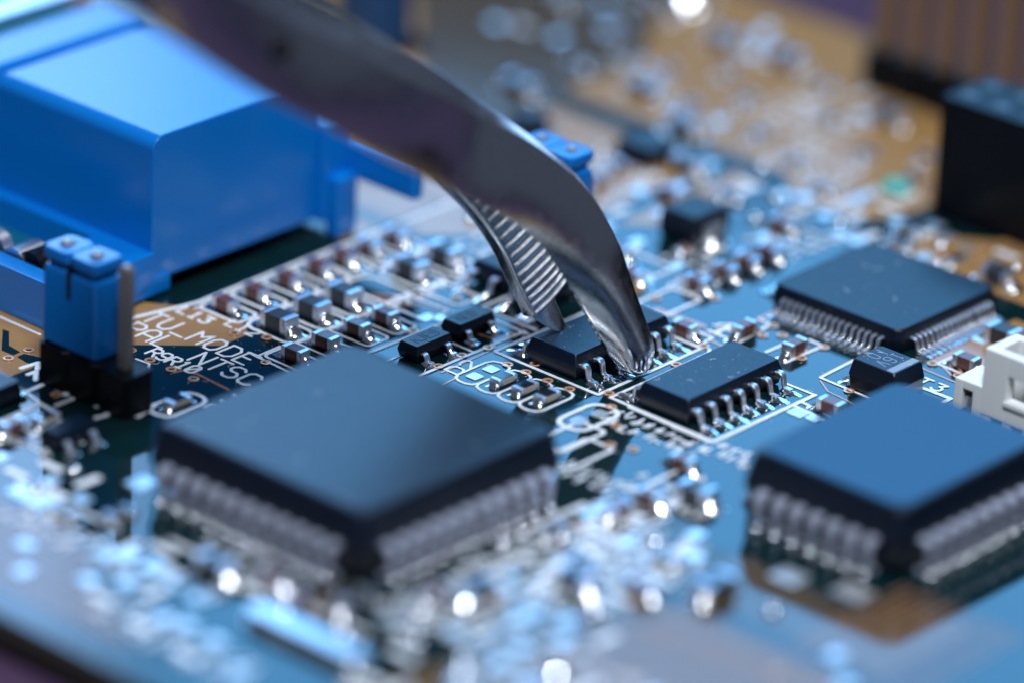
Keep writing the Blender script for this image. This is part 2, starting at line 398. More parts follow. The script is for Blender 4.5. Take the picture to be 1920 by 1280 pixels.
def outline(cx, cy, hx, hy, r=0.3, w=0.2, n=2):
    return line([(cx + x, cy + y) for x, y in ring_rrect(hx, hy, r, n)], w, closed=True, name='printed_outline')
for y in (12.45, 15.1, 17.9, 20.6, 22.8, 25.1, 27.5): outline(-22.3, y, 1.65, 0.92, .35, .24)
for y in (12.85, 15.7, 18.5, 21.4, 24.5, 27.6): outline(-18.3, y, 2.05, 1.15, .75, .26)
for x in (-5.9, -4.22, -2.55, -0.88): outline(x, 17.25, 0.84, 1.85, .62, .17, 2)
outline(2.4, 17.25, 1.05, 1.95, .85, .3, 3)
outline(-15.1, -0.0 + 1.0, .9, 1.8, .65, .22, 2)
for y in (10.4, 13.1, 15.85, 18.3): outline(-14.7, y, 1.7, 0.95, .3, .2)
for x, y, hx, hy in ((-13.5, 32.5, 1.2, 2), (-16.5, 31.5, 1, 1.8), (-12.6, 35.5, 1.6, 1), (-9.8, 36.4, 1.8, 1), (-14.9, 21.2, 1.7, 1), (-14.9, 24.2, 1.6, 1), (-5.0, 33.2, 1.2, 1.8), (3.4, 14.6, 1.0, 1.9), (5.2, 13.2, 1.0, 1.9), (11.4, 14.4, .9, 1.6)):
    outline(x, y, hx, hy, .3, .26)

# lettering
letters('TV_MODE', -25.05, 7.66, 1.52, 1.30, .19); letters('PAL', -24.77, 5.74, 1.54, 1.30, .19); letters('NTSC', -19.02, 5.74, 1.54, 1.30, .19)
letters('R9R10', -21.38, 4.55, 1.02, 0.80, .18, wide=.6); letters('L12', -21.05, 10.85, 0.92, 0.86, .17); letters('L13', *(-24.36,10.06), 0.95, 0.9, .2)
letters('D2', -6.75, 15.95, 1.0, 1.15, .17, PI / 2, wide=.8); letters('T3', 12.55, 35.15, 1.02, 1.08, .17); letters('R11', *(-12.81,2.00), 1.1, 1.05, .2, PI / 2)
letters('OUT', -36.9, 1.05, 1.3, 1.3, .19)

# rows of printed marks too blurred in the photograph to read: plain strokes
def strokes(x, y, nx, ny, dx, dy, seed):
    r = random.Random(seed); bm = bmesh.new()
    for j in range(ny):
        for i in range(nx):
            px, py = x + i * dx, y + j * dy
            for k in range(r.choice((2, 3))):
                a = r.choice(('h', 'v', 'd')); ox, oy = r.uniform(0, dx * .6), r.uniform(0, dy * .5)
                e = {'h': (dx * .55, 0), 'v': (0, dy * .6), 'd': (dx * .4, dy * .5)}[a]
                ribbon(bm, [(px + ox, py + oy), (px + ox + e[0] * .8, py + oy + e[1] * .8)], .15, 0.047)
    o = obj('printed_marks', bm, SILK, board, smooth=0); o['kind'] = 'stuff'
strokes(2.6, 17.2, 9, 2, .85, 1.25, 1); strokes(9.2, 11.6, 7, 2, .9, 1.3, 2); strokes(5.4, 10.2, 6, 2, .85, 1.2, 3); strokes(9.9, 18.6, 4, 2, .8, 1.1, 4)
strokes(-13.8, 29.0, 6, 2, .9, 1.1, 5); strokes(-10, 38, 6, 2, .9, 1.3, 6); strokes(-20, 30, 5, 4, .9, 1.2, 7); strokes(-17, 20.0, 2, 9, .8, 1.1, 8); strokes(-8.0, 44, 5, 4, .9, 1.3, 9)
strokes(-24, 40, 6, 6, 1.1, 1.4, 10); strokes(-16, 55, 6, 4, 1.1, 1.4, 11); strokes(-4, 48.5, 7, 2, 1.0, 1.2, 12); strokes(-2, -10.5, 8, 2, 1.0, 1.3, 13); strokes(14, 4, 5, 3, 1.1, 1.3, 14)
strokes(-19, -9.5, 4, 3, 1, 1.2, 15); strokes(18.5, -12, 8, 5, 1.3, 1.5, 16); strokes(-12, -16.5, 12, 2, 1.1, 1.4, 19); strokes(10.3, -8.5, 6, 9, 1.1, 1.5, 20); strokes(9.8, -9.2, 7, 12, 1.2, 1.6, 24); strokes(0, -21, 8, 2, 1.4, 1.6, 25); strokes(-22, 60, 6, 4, 1.3, 1.7, 22); strokes(10.5, 4, 4, 5, 1, 1.4, 23); strokes(-7, 34.8, 3, 4, .9, 1.2, 17); strokes(-1, 31.5, 2, 2, .8, 1, 18)

# vias
bm = bmesh.new()
N = 20
for r0, z0, r1, z1, mi in ((.34, .015, .33, .045, 0), (.33, .045, .27, .055, 0), (.27, .055, .205, .05, 0), (.205, .05, .19, -.02, 0), (.19, -.02, 0.0, -.03, 1)):
    a = [bm.verts.new((r0 * math.cos(2 * PI * k / N), r0 * math.sin(2 * PI * k / N), z0)) for k in range(N)]
    if r1 == 0:
        f = bm.faces.new(a); f.material_index = 1
    else:
        b = [bm.verts.new((r1 * math.cos(2 * PI * k / N), r1 * math.sin(2 * PI * k / N), z1)) for k in range(N)]
        for k in range(N): f = bm.faces.new((a[k], a[(k + 1) % N], b[(k + 1) % N], b[k])); f.material_index = mi
bmesh.ops.translate(bm, verts=bm.verts[:], vec=(0, 0, 0.045))
bmesh.ops.remove_doubles(bm, verts=bm.verts[:], dist=1e-5)
via0 = None
VIA = [(-20.48,4.05), (-18.72,4.08), (-16.89,4.11), (-18.01,11.38), (-15.62,8.85), (-19.76,10.39), (-22.19,4.18), (-26.35,-0.20), (-26.34,-1.84), (-8.30,15.98), (-8.36,18.12), (-8.01,20.06), (-8.21,22.43),
 (-5.64,19.18), (-4.20,19.19), (-4.58,20.43), (-2.53,19.25), (-0.87,19.31), (1.11,20.58), (1.22,26.58), (5.78,32.83), (5.75,35.03), (10.60,31.32), (1.69,35.19), (2.13,33.62),
 (11.65,38.05), (2.39,19.28), (4.30,17.54), (6.95,15.93), (5.68,15.38), (-14.19,23.99), (-12.67,18.51), (-16.22,18.31), (0.69,29.80), (-20.82,-3.23), (-9.37,40.04), (-5.85,33.05), (-3.39,35.72), (13.79,37.81)]
for k in range(16): VIA.append((rnd.uniform(-20, 12), rnd.uniform(33, 70)))
for k in range(14): VIA.append((rnd.uniform(-2, 30), rnd.uniform(-20, 8)))
for x, y in VIA:
    if via0 is None: via0 = obj('via', bm, [RING, HOLE], board, smooth=50); via0.location = (x, y, 0)
    else: copy_part(via0, board, (x, y, 0))
# bare tinned pads
def pad(x, y, hx, hy, r=.12):
    bm = bmesh.new(); body_loft(bm, hx, hy, [(.0, 0, r), (.05, 0, r), (.075, .05, r)], cx=0, cy=0, seg=3)
    o = obj('solder_pad', bm, PAD, board); o.location = (x, y, 0); return o
for x, y in ((-5.9, 16.55), (-5.9, 18.0)): pad(x, y, .42, .42)
pad(2.3, 16.5, .48, .55, .3); pad(2.5, 18.1, .45, .5, .3)
pad(-12.9, 21.1, .5, .42, .4); pad(*(-10.60,27.31), .5, .45); pad(*(-9.31,24.88), .55, .4); pad(*(-13.49,20.59), .42, .55)
pad(*(10.39,26.70), .55, .45); pad(*(11.45,26.88), .4, .4); pad(*(-9.21,-7.67), .7, .8); pad(*(-12.17,-13.27), 1.5, .7); pad(*(26.81,11.17), 1.0, .8); pad(*(23.20,10.10), .9, .8)
for x, y in ((-3.4, -14.4), (-1.4, -14.3), (0.8, -14.5), (2.9, -14.3)): pad(x, y, .6, .7, .3)

# ------------------------------------------------------------------ leads, chips
def soic_lead():
    bm = bmesh.new()
    sweep(bm, [(0, .98), (.25, .98), (.40, .955), (.49, .87), (.54, .72), (.60, .36), (.66, .22), (.78, .145), (.95, .13), (1.2, .13)],
          [.46, .46, .45, .42, .38, .36, .36, .38, .4, .4], .2)
    return obj('lead', bm, TIN)
def solder_on(parent, x0, x1, w0, w1, h, peak, seed, **k):
    k.setdefault('rough', .2)
    ms = []
    for q in range(4):
        bm = bmesh.new(); fillet(bm, x0, x1 + .12 * (q - 1.5) * .5, w0, w1 * (1 + .08 * (q - 1.5)), h * (1, .8, 1.15, .9)[q], peak, seed + 17 * q, **k)
        if q == 0: o = obj('solder_joint', bm, SOLDER, parent, smooth=60); ms.append(o.data)
        else:
            me = bpy.data.meshes.new('solder_joint'); bmesh.ops.recalc_face_normals(bm, faces=bm.faces[:]); bm.to_mesh(me); bm.free(); me.materials.append(SOLDER); me.shade_smooth(); ms.append(me)
    VARIANTS[o.data] = ms
    return o
def fourteen_lead(loc, label, lift, mark=None):
    t = thing('small_outline_chip', label, 'chip', loc)
    bm = bmesh.new()
    body_loft(bm, 1.96, 4.36, [(.12, .12, .1), (.80, .0, .1), (.98, .0, .1), (1.50, .17, .12), (1.62, .24, .14), (1.64, .32, .16)], seg=3)
    obj('body', bm, BLACK, t, smooth=25)
    l0 = soic_lead(); l0.parent = t
    solder_on(l0, .45, 1.95, .62, .66, .30, .22, 3, p=1.3)
    first = True
    for s in (1, -1):
        for k in range(7):
            y = -3.81 + 1.27 * k
            x, rz = (1.94, 0) if s == 1 else (-1.94, PI)
            if first: l0.location = (x, y, 0); first = False
            else: copy_part(l0, t, (x + rnd.gauss(0, .012), y + rnd.gauss(0, .012), 0), rz + rnd.gauss(0, .018))
    return t
fourteen_lead((-3.3, 24.7, 0), 'black fourteen lead chip gripped between the two tweezer tips', 0)
fourteen_lead((5.25, 24.85, 0), 'black fourteen lead chip lying free, right of the one the tweezers hold', 0)

def lead_j():
    bm = bmesh.new()
    sweep(bm, [(-.15, 2.25), (.34, 2.25), (.50, 2.19), (.58, 2.03), (.60, 1.8), (.57, .85), (.53, .62), (.42, .42), (.2, .28), (-.2, .26)],
          [.64, .64, .64, .64, .58, .45, .42, .42, .42, .40], .27)
    return obj('lead', bm, MATTE)
def plcc(loc, label, hx, hy, nx, ny, m):
    t = thing('square_chip', label, 'chip', loc)
    bm = bmesh.new()
    body_loft(bm, hx, hy, [(.55, .45, .5), (2.05, .05, .55), (2.35, .0, .6), (2.50, .05, .6), (3.95, .30, .7), (4.22, .42, .8), (4.32, .62, .9), (4.34, .8, 1.0)], seg=4)
    obj('body', bm, BLACK, t, smooth=32)
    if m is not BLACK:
        bm = bmesh.new(); body_loft(bm, hx - .62, hy - .62, [(4.30, 0, .9), (4.352, 0, .9), (4.36, .02, .9)], seg=4); obj('top_sheen', bm, m, t, smooth=30)  # thin plate over the black top, blue reflection painted into its colour
    l0 = lead_j(); l0.parent = t
    bm = bmesh.new(); bmesh.ops.create_icosphere(bm, subdivisions=3, radius=1)
    for v in bm.verts: v.co = Vector((.74 + v.co.x * .34, v.co.y * .34, .17 + v.co.z * .34))
    obj('solder_joint', bm, DULLB, l0, smooth=60)
    first = True
    for n, h, o_, sides in ((nx, hy, hx, ((-PI / 2, lambda k, d: (k, -d)), (PI / 2, lambda k, d: (k, d)))), (ny, hx, hy, ((0, lambda k, d: (d, k)), (PI, lambda k, d: (-d, k))))):
        for rz, f in sides:
            for i in range(n):
                x, y = f((i - (n - 1) / 2) * 1.27, h)
                if first: l0.location = (x, y, 0); l0.rotation_euler = (0, 0, rz); first = False
                else: copy_part(l0, t, (x + rnd.gauss(0, .012), y + rnd.gauss(0, .012), 0), rz + rnd.gauss(0, .018))
    return t
plcc((0, 0, 0), 'largest square black chip with bent-under leads, in front of the tweezers', 8.29, 8.29, 11, 11, BLACK)
plcc((22.34, 20.58, 0), 'black chip with a vivid blue sheen on top and bent-under leads, cut by the frame below the white socket', 5.72, 6.99, 7, 9, BLUE_SHEEN)

def qfp(loc):
    t = thing('flat_chip', 'thin square black chip with many fine splayed leads behind the small yellow-printed box', 'chip', loc)
    t['label'] = 'thin square black chip with many fine splayed leads, behind the 16V capacitor'
    bm = bmesh.new()
    body_loft(bm, 5.0, 5.0, [(.12, .1, .5), (.75, 0, .55), (.90, 0, .55), (1.42, .12, .6), (1.52, .2, .65), (1.54, .3, .7)], seg=3)
    obj('body', bm, BLACK, t, smooth=25)
    bm = bmesh.new()
    sweep(bm, [(-.05, .84), (.22, .84), (.34, .81), (.42, .72), (.50, .34), (.56, .2), (.68, .12), (.85, .1), (1.15, .1)], .24, .14)
    add_box(bm, .45, 1.6, -.14, .14, 0.0, .08, mi=1)
    l0 = obj('lead', bm, [TIN, SOLDER], t)
    bm = bmesh.new(); bmesh.ops.create_icosphere(bm, subdivisions=2, radius=1)
    for v in bm.verts: v.co = Vector((.62 + v.co.x * .2, v.co.y * .13, .17 + v.co.z * .14))
    obj('solder_joint', bm, BEAD, l0, smooth=60)
    first = True
    for rz, f in ((-PI / 2, lambda k: (k, -4.98)), (0, lambda k: (4.98, k)), (PI / 2, lambda k: (k, 4.98)), (PI, lambda k: (-4.98, k))):
        for i in range(16):
            x, y = f((i - 7.5) * .5)
            if first: l0.location = (x, y, 0); l0.rotation_euler = (0, 0, rz); first = False
            else: copy_part(l0, t, (x + rnd.gauss(0, .012), y + rnd.gauss(0, .012), 0), rz + rnd.gauss(0, .018))
qfp((4.55, 42.4, 0))

def sot(loc, label, mark=None, rz=0.0):
    t = thing('transistor', label, 'transistor', loc, rz)
    bm = bmesh.new()
    body_loft(bm, .80, 1.58, [(.1, .1, .05), (.52, .0, .05), (.62, .0, .05), (1.02, .10, .06), (1.08, .14, .07), (1.09, .18, .08)], seg=2)
    obj('body', bm, BLACK, t, smooth=25)
    if mark:
        bm = bmesh.new(); text(bm, mark, .36, -1.0, .72, .52, .055, 1.1, PI / 2, .55); obj('marking', bm, MARK, t, smooth=0)
    bm = bmesh.new()
    sweep(bm, [(-.05, .56), (.12, .56), (.22, .52), (.29, .40), (.36, .2), (.45, .13), (.75, .13)], .42, .15)
    l0 = obj('lead', bm, TIN, t); l0.location = (.78, -1.0, 0)
    solder_on(l0, .02, 1.05, .5, 1.0, .40, .2, 11, p=1.5, rough=.22)
    copy_part(l0, t, (.78, 1.0, 0)); copy_part(l0, t, (-.78, 0, 0), PI)
    return t
sot((-10.15, 16.8, 0), 'black three lead transistor with KJE9 cut into its top, right of the big chip corner', 'KJE9')
sot((-10.5, 21.0, 0), 'black three lead transistor behind the KJE9 one, left of the rear tweezer tip', 'KE6')
sot((-15.9, -6.9, 0), 'blurred black transistor in front of the three pin header', None)

def row_chip(loc):
    t = thing('power_chip', 'blurred black chip lying left of the ridged tweezer arm', 'chip', loc)
    bm = bmesh.new(); body_loft(bm, 3.1, 1.8, [(.15, .15, .1), (.8, 0, .1), (1.0, 0, .1), (1.5, .18, .12), (1.58, .26, .14)], seg=2)
    obj('body', bm, BLACK, t, smooth=25)
    l0 = soic_lead(); l0.parent = t; solder_on(l0, .4, 2.0, .6, .7, .4, .25, 4)
    l0.location = (-2.6, -1.78, 0); l0.rotation_euler = (0, 0, -PI / 2)
    for k in (1, 2, 3): copy_part(l0, t, (-2.6 + 1.75 * k, -1.78, 0), -PI / 2)
    for k in range(4): copy_part(l0, t, (-2.6 + 1.75 * k, 1.78, 0), PI / 2)
row_chip((-12.2, 28.2, 0))

# ------------------------------------------------------------------ two-terminal chips
def two_terminal(name, label, cat, loc, rz, L, W, H, bmat, solder=.75, coat=None, group=None):
    t = thing(name, label, cat, loc, rz, group)
    e = L * .22
    bm = bmesh.new(); add_box(bm, -L / 2 + e * .9, L / 2 - e * .9, -W / 2 * .97, W / 2 * .97, .06, H * .97, .03, 1)
    obj('body', bm, bmat, t)
    if coat:
        bm = bmesh.new(); add_box(bm, -L / 2 + e, L / 2 - e, -W / 2 * .93, W / 2 * .93, H * .97 - .02, H * 1.02, .015, 1); obj('coating', bm, coat, t)
    for s in (1, -1):
        bm = bmesh.new(); add_box(bm, min(s * (L / 2 - e), s * L / 2), max(s * (L / 2 - e), s * L / 2), -W / 2, W / 2, .03, H, .07, 3)
        tr = obj('terminal', bm, TIN if s == 1 else TIN, t)
        bm = bmesh.new(); fillet(bm, L / 2 - .12, L / 2 + solder, W * 1.02, W * 1.1, H * .62, .16, int(L * 37 + s), p=1.7, rough=.1)
        if s == -1: bmesh.ops.rotate(bm, verts=bm.verts[:], cent=(0, 0, 0), matrix=Matrix.Rotation(PI, 3, 'Z'))
        obj('solder_joint', bm, SOLDER, tr, smooth=60)
    return t
G1 = 'brown chip capacitors in a row beside the blue connector'
ORD = ['nearest the TV_MODE print', 'second from the TV_MODE print', 'third from the TV_MODE print', 'fourth from the TV_MODE print', 'fifth from the TV_MODE print', 'sixth from the TV_MODE print', 'farthest from the TV_MODE print']
cap0 = None
for y, w in zip((12.45, 15.05, 17.85, 20.55, 22.8, 25.1, 27.5), ORD):
    lab = 'brown chip capacitor in the row along the blue connector, ' + w
    if cap0 is None: cap0 = two_terminal('chip_capacitor', lab, 'capacitor', (-22.5, y, 0), 0, 1.62, .86, .85, CERAM, group=G1)
    else: dup(cap0, (-22.5, y, 0), rnd.uniform(-.03, .03), lab, G1)
G2 = 'dark ferrite chips in the second row'
fer0 = None
for y, w in ((12.85, 'beside the L12 print'), (15.7, 'second from the L12 print'), (18.5, 'third from the L12 print'), (24.5, 'blurred, fourth from the L12 print'), (27.6, 'most blurred, fifth from the L12 print')):
    lab = 'dark grey ferrite chip with silver ends, ' + w
    if fer0 is None: fer0 = two_terminal('ferrite_chip', lab, 'ferrite', (-18.4, y, 0), 0, 2.1, 1.26, 1.1, FERR, .85, group=G2)
    else: dup(fer0, (-18.4, y, 0), rnd.uniform(-.03, .03), lab, G2)
G3 = 'brown chip capacitors along the big chip'
for y, w in ((10.45, 'half hidden by the big chip, next to the MODE print'), (13.05, 'second from the MODE print, at the top edge of the big chip'), (15.8, 'left of the KJE9 transistor, tip of the big chip before it'), (18.25, 'behind the KJE9 transistor, with an empty pad beside it')):
    dup(cap0, (-14.75, y, 0), rnd.uniform(-.04, .04), 'brown chip capacitor ' + w, G3)
for (x, y), rz, lab in (((-1.15, 30.2), 0, 'brown chip capacitor at the right end of the held chip'), ((1.3, 32.8), PI / 2, 'brown chip capacitor between the held chip and the flat chip corner'),
    ((5.0, 33.1), PI / 2, 'brown chip capacitor behind the free fourteen lead chip, facing the fine leads'), ((11.7, 28.2), 0, 'brown chip capacitor half hidden behind the blue-sheened chip'),
    ((13.4, 39.1), 0, 'brown chip capacitor beside the white socket'), ((10.6, 16.0), 0.0, 'brown chip capacitor blurred between the two big chips')):
    dup(cap0, (x, y, 0), rz + rnd.uniform(-.04, .04), lab, 'single brown chip capacitors')
G4 = 'brown chip capacitors in a row left of the flat chip'
for y, w in ((36.0, 'nearest the camera'), (38.7, 'second from the camera'), (40.9, 'third from the camera'), (43.0, 'farthest from the camera')):
    dup(cap0, (-5.05, y, 0), 0, 'blurred brown chip capacitor in the row left of the flat chip, ' + w, G4)
dup(cap0, (-11.5, 36.0, 0), 0, 'blurred brown chip capacitor in front of the black cube-like part', 'single brown chip capacitors')
dup(cap0, (-7.2, 47.0, 0), 0, 'blurred brown chip capacitor right of the black cube-like part', 'single brown chip capacitors')
dup(cap0, (-18.8, -8.6, 0), PI / 2, 'blurred brown chip capacitor left of the header foot', 'single brown chip capacitors')

G5 = 'small chip resistors with black tops'
res0 = two_terminal('chip_resistor', 'black-topped chip resistor next to the empty pads under the D2 print', 'resistor', (-4.22, 17.2, 0), PI / 2, 1.62, .84, .48, ALUM, .42, GLAZE, G5)
dup(res0, (-2.55, 17.25, 0), PI / 2, 'middle one of three black-topped chip resistors at the big chip edge', G5)
dup(res0, (-.88, 17.3, 0), PI / 2, 'black-topped chip resistor third from the D2 print, at the big chip corner', G5)
dup(res0, (-15.1, 1.0, 0), PI / 2, 'black-topped chip resistor right of the three pin header', G5)
dup(res0, (-18.6, -6.1, 0), PI / 2, 'blurred chip resistor left of the header foot', G5)
# small smooth solder beads and bare pads that glitter out of focus
bm = bmesh.new(); bmesh.ops.create_icosphere(bm, subdivisions=3, radius=1)
for v in bm.verts: v.co = Vector((v.co.x * .42, v.co.y * .42, .12 + v.co.z * .36))
bead0 = obj('solder_bead', bm, BEAD, board, smooth=60); bead0.location = (14.5, -10.5, 0)
bm = bmesh.new(); body_loft(bm, .55, .42, [(.0, 0, .1), (.05, 0, .1), (.075, .05, .1)], seg=3); tin0 = obj('tinned_pad', bm, PAD, board); tin0.location = (12.6, -8.8, 0)
bm = bmesh.new(); body_loft(bm, .9, .28, [(.0, 0, .1), (.04, 0, .1), (.05, .02, .1)], seg=2); ink0 = obj('ink_mark', bm, SILK, board); ink0.location = (13.4, -10.2, 0)
r_ = random.Random(21)
def free(x, y):
    if abs(x) < 10 and abs(y) < 10: return False
    if abs(x - 22.3) < 7.6 and abs(y - 20.6) < 8.8: return False
    if abs(x - 4.5) < 7 and abs(y - 42.4) < 7: return False
    if x > -3.4 and y > 55.4: return False
    if x < -24 and y < 30: return False
    return True
SPOT = []
for lo, hi, n in (((-20, -21), (26, -9), 80), ((10, -9), (19, 13), 60), ((18, -10), (34, 8), 14), ((-24, 33), (-6, 56), 80), ((-7, 49), (12, 55.6), 40), ((-46, 54), (-4, 77), 22), ((11.5, 40), (16, 54), 12), ((-23, -13), (-10, -9), 10)):
    k = 0
    while k < n:
        x, y = r_.uniform(lo[0], hi[0]), r_.uniform(lo[1], hi[1])
        k += 1
        if free(x, y) and all((x - a) ** 2 + (y - b) ** 2 > 1.1 for a, b in SPOT): SPOT.append((x, y))
for i, (x, y) in enumerate(SPOT):
    if i % 10 < (1 if y < 30 else 3 if y < 54 else 0): copy_part(bead0, board, (x, y, 0))
    else: copy_part(tin0 if i % 3 else ink0, board, (x, y, 0), r_.choice((0, PI / 2)))
# heavily blurred small parts that nothing in the photograph tells apart
G6 = 'out of focus small parts at the back of the board'
far = [(-16, 36.5), (-18.5, 40.5), (-15.2, 45.5), (-20.5, 46), (-17.5, 50), (-9, 50.5), (-13.5, 56), (-18, 58), (-22, 55), (-11, 60.5), (-16.5, 63.5), (-22.5, 62), (-28, 58), (-26.5, 65), (-32, 62), (-8, 63), (-30, 69), (-37, 66), (-20.5, 68), (-40, 72), (-34, 52), (-28.5, 48), (-0.5, 50.5), (3.5, 51.2), (7.2, 50.6), (10.6, 51), (-9.5, 53.8), (-6.5, 59.5), (-13.8, 66.5), (-9.5, 68.5), (-17, 71.5), (-24.5, 58.4), (-25, 69.5), (-29.5, 62.2), (-34.5, 58.5), (-36, 71), (-44, 67), (-13, 48.4), (-8.6, 33.9), (-17.6, 33.8), (-20.4, 36.8), (-19.8, 43.4), (-1.5, 52.6), (13.6, 49.8), (12.8, 43.6), (13.4, 46.2)]
for i, (x, y) in enumerate(far):
    dup(fer0 if i % 4 == 0 else res0 if y > 48 else cap0, (x, y, 0), (i % 2) * PI / 2 + rnd.uniform(-.05, .05), 'small chip part with silver ends, a soft blur at the back of the board', G6)
G7 = 'out of focus small parts at the front of the board'
for i, (x, y) in enumerate([(12.2, 11.2), (10.8, 4.5), (16.0, 0.5), (11.8, -6.2), (17.4, 6.4), (9.5, -10.2), (4.5, -11.2), (-7, -11.6), (13.8, 13.4), (12, 8.8), (14.6, 2.8), (13.2, -4.4), (19, 2.4), (22.5, -9.8), (1.6, -12.6), (7.2, -12.2), (-9.2, -13.6), (21.8, 5.4)]):
    dup((cap0, res0, fer0)[i % 3], (x, y, 0), (i % 2) * PI / 2 + rnd.uniform(-.05, .05), 'small chip part with silver ends, a soft blur at the front of the board', G7)

# ------------------------------------------------------------------ tantalum capacitor
def tantalum(loc):
    t = thing('tantalum_capacitor', 'black box capacitor printed 10 16V with a pale end bar', 'capacitor', loc)
    bm = bmesh.new(); body_loft(bm, 1.72, 1.5, [(.12, .12, .1), (.95, .03, .12), (1.0, .0, .12), (1.08, .0, .12), (1.9, .14, .14), (2.02, .22, .2), (2.04, .3, .22)], seg=3)
    obj('body', bm, BLACK, t, smooth=25)
    bm = bmesh.new(); plate(bm, [(.88, -1.26), (1.4, -1.26), (1.4, 1.26), (.88, 1.26)], 2.03, 2.046); obj('polarity_bar', bm, MARKW, t, smooth=0)
    bm = bmesh.new()
    text(bm, '16v', -.28, .98, .82, .72, .07, 2.05, -PI / 2, .55); text(bm, 'Io', -1.28, .8, .82, .80, .07, 2.05, -PI / 2, .55)
    obj('marking', bm, MARKW, t, smooth=0)
    for s in (1, -1):
        bm = bmesh.new(); sweep(bm, [(1.6, .95), (1.78, .95), (1.86, .85), (1.88, .6), (1.88, .25), (1.82, .1), (1.6, .08)], 2.2, .12)
        if s == -1: bmesh.ops.rotate(bm, verts=bm.verts[:], cent=(0, 0, 0), matrix=Matrix.Rotation(PI, 3, 'Z'))
        l = obj('lead', bm, TIN, t)
        bm = bmesh.new(); fillet(bm, 1.8, 2.9, 2.3, 2.2, .5, .14, 8, p=2.2, nv=11, rough=.15)
        if s == -1: bmesh.ops.rotate(bm, verts=bm.verts[:], cent=(0, 0, 0), matrix=Matrix.Rotation(PI, 3, 'Z'))
        obj('solder_joint', bm, SOLDER, l, smooth=60)
tantalum((12.0, 33.0, 0))
def inductor(loc):
    t = thing('inductor', 'blurred black cube-like part with a grey end, behind the tweezers', 'inductor', loc)
    bm = bmesh.new(); body_loft(bm, 1.5, 1.75, [(.1, .1, .1), (.9, 0, .1), (1.9, .08, .14), (2.0, .2, .2)], seg=2); obj('body', bm, BLACK, t, smooth=25)
    bm = bmesh.new(); add_box(bm, 1.42, 1.62, -.9, .9, .05, 1.3, .04); l = obj('terminal', bm, TIN, t)
    bm = bmesh.new(); fillet(bm, 1.5, 2.5, 1.9, 2, .7, .15, 9); obj('solder_joint', bm, SOLDER, l, smooth=60)
inductor((-10.6, 42.3, 0))
def led(loc):
    t = thing('indicator_lamp', 'blurred teal green spot, a tiny lens part before the black socket', 'indicator lamp', loc)
    bm = bmesh.new(); add_box(bm, -1.3, 1.3, -.8, .8, .05, .5, .08); obj('base', bm, WHITEP, t)
    bm = bmesh.new(); body_loft(bm, .9, .75, [(.4, 0, .2), (1.0, .05, .3), (1.2, .25, .3)], seg=3); obj('lens', bm, GREENL, t)
led((-5.6, 56.6, 0))

# ------------------------------------------------------------------ headers and jumpers
def header(name, label, loc, n, pitch, w, h, pin_h, pinmat, pin_w=.32, rz=0):
    t = thing(name, label, 'pin header', loc, rz)
    b0 = None
    for k in range(n):
        if b0 is None:
            bm = bmesh.new(); c = pitch * .13
            pts = [(-pitch / 2 + .01 + c, -w / 2), (pitch / 2 - .01 - c, -w / 2), (pitch / 2 - .01, -w / 2 + c), (pitch / 2 - .01, w / 2 - c), (pitch / 2 - .01 - c, w / 2), (-pitch / 2 + .01 + c, w / 2), (-pitch / 2 + .01, w / 2 - c), (-pitch / 2 + .01, -w / 2 + c)]
            loft(bm, [[(x * s, y * s, z) for x, y in pts] for z, s in ((.0, 1), (h - .06, 1), (h, .95))])
            b0 = obj('housing', bm, BLACKP, t, smooth=0); b0.location = (pitch * (k + .5), 0, 0)
            bm = bmesh.new(); q = pin_w
            loft(bm, [[(x * s, y * s, z) for x, y in ((-q, -q), (q, -q), (q, q), (-q, q))] for z, s in ((h - .2, 1), (pin_h - .35, 1), (pin_h - .12, .85), (pin_h, .55))])
            p0 = obj('pin', bm, pinmat, t, smooth=0); p0.location = (pitch * (k + .5), 0, 0)
        else:
            copy_part(b0, t, (pitch * (k + .5), 0, 0)); copy_part(p0, t, (pitch * (k + .5), 0, 0))
    return t
header('pin_header', 'black three pin header with a bare pin beside the blue jumper, left front', (-23.0, -1.55, 0), 3, 2.48, 2.45, 2.6, 9.0, PINM)
header('pin_header', 'black pin header under the far blue jumper, behind the tweezers', (-15.2, 31.0, 0), 2, 2.48, 2.45, 2.6, 8.9, PINM)
def jumper(loc, label):
    t = thing('jumper_cap', label, 'jumper', loc)
    bm = bmesh.new()
    body_loft(bm, 2.3, 1.16, [(2.72, .05, .25), (2.8, 0, .3), (7.15, .03, .32), (7.45, .10, .4), (7.55, .3, .4)], seg=3)
    obj('body', bm, BLUE, t, smooth=40)
    bm = bmesh.new(); add_box(bm, -.16, .16, -1.2, -.2, 5.9, 7.9, .05); add_box(bm, -.20, .20, -.9, .9, 7.5, 8.3, .04); obj('slot', bm, HOLE, t)
    for s in (-1, 1):
        bm = bmesh.new()
        loft(bm, [[(s * 1.14 + x, y, z) for x, y in ring_rrect(1.12 - i, 1.2 - i, .42, 2)] for z, i in ((7.2, .24), (7.8, .22), (7.95, .04), (8.05, .0), (8.5, .0), (8.64, .04), (8.7, .14))])
        w = obj('socket_top', bm, BLUE, t, smooth=40)
        bm = bmesh.new(); add_box(bm, s * 1.14 - .36, s * 1.14 + .36, -.3, .42, 8.5, 8.712, 0, mi=1); add_box(bm, s * 1.14 - .33, s * 1.14 + .16, -.27, .22, 8.5, 8.76, .06)
        obj('pin_tip', bm, [PINM, HOLE], w)
    return t
jumper((-20.65, -1.3, 0), 'blue jumper cap on the three pin header, left front')
jumper((-12.75, 31.0, 0), 'blue jumper cap peeking out behind the tweezers')

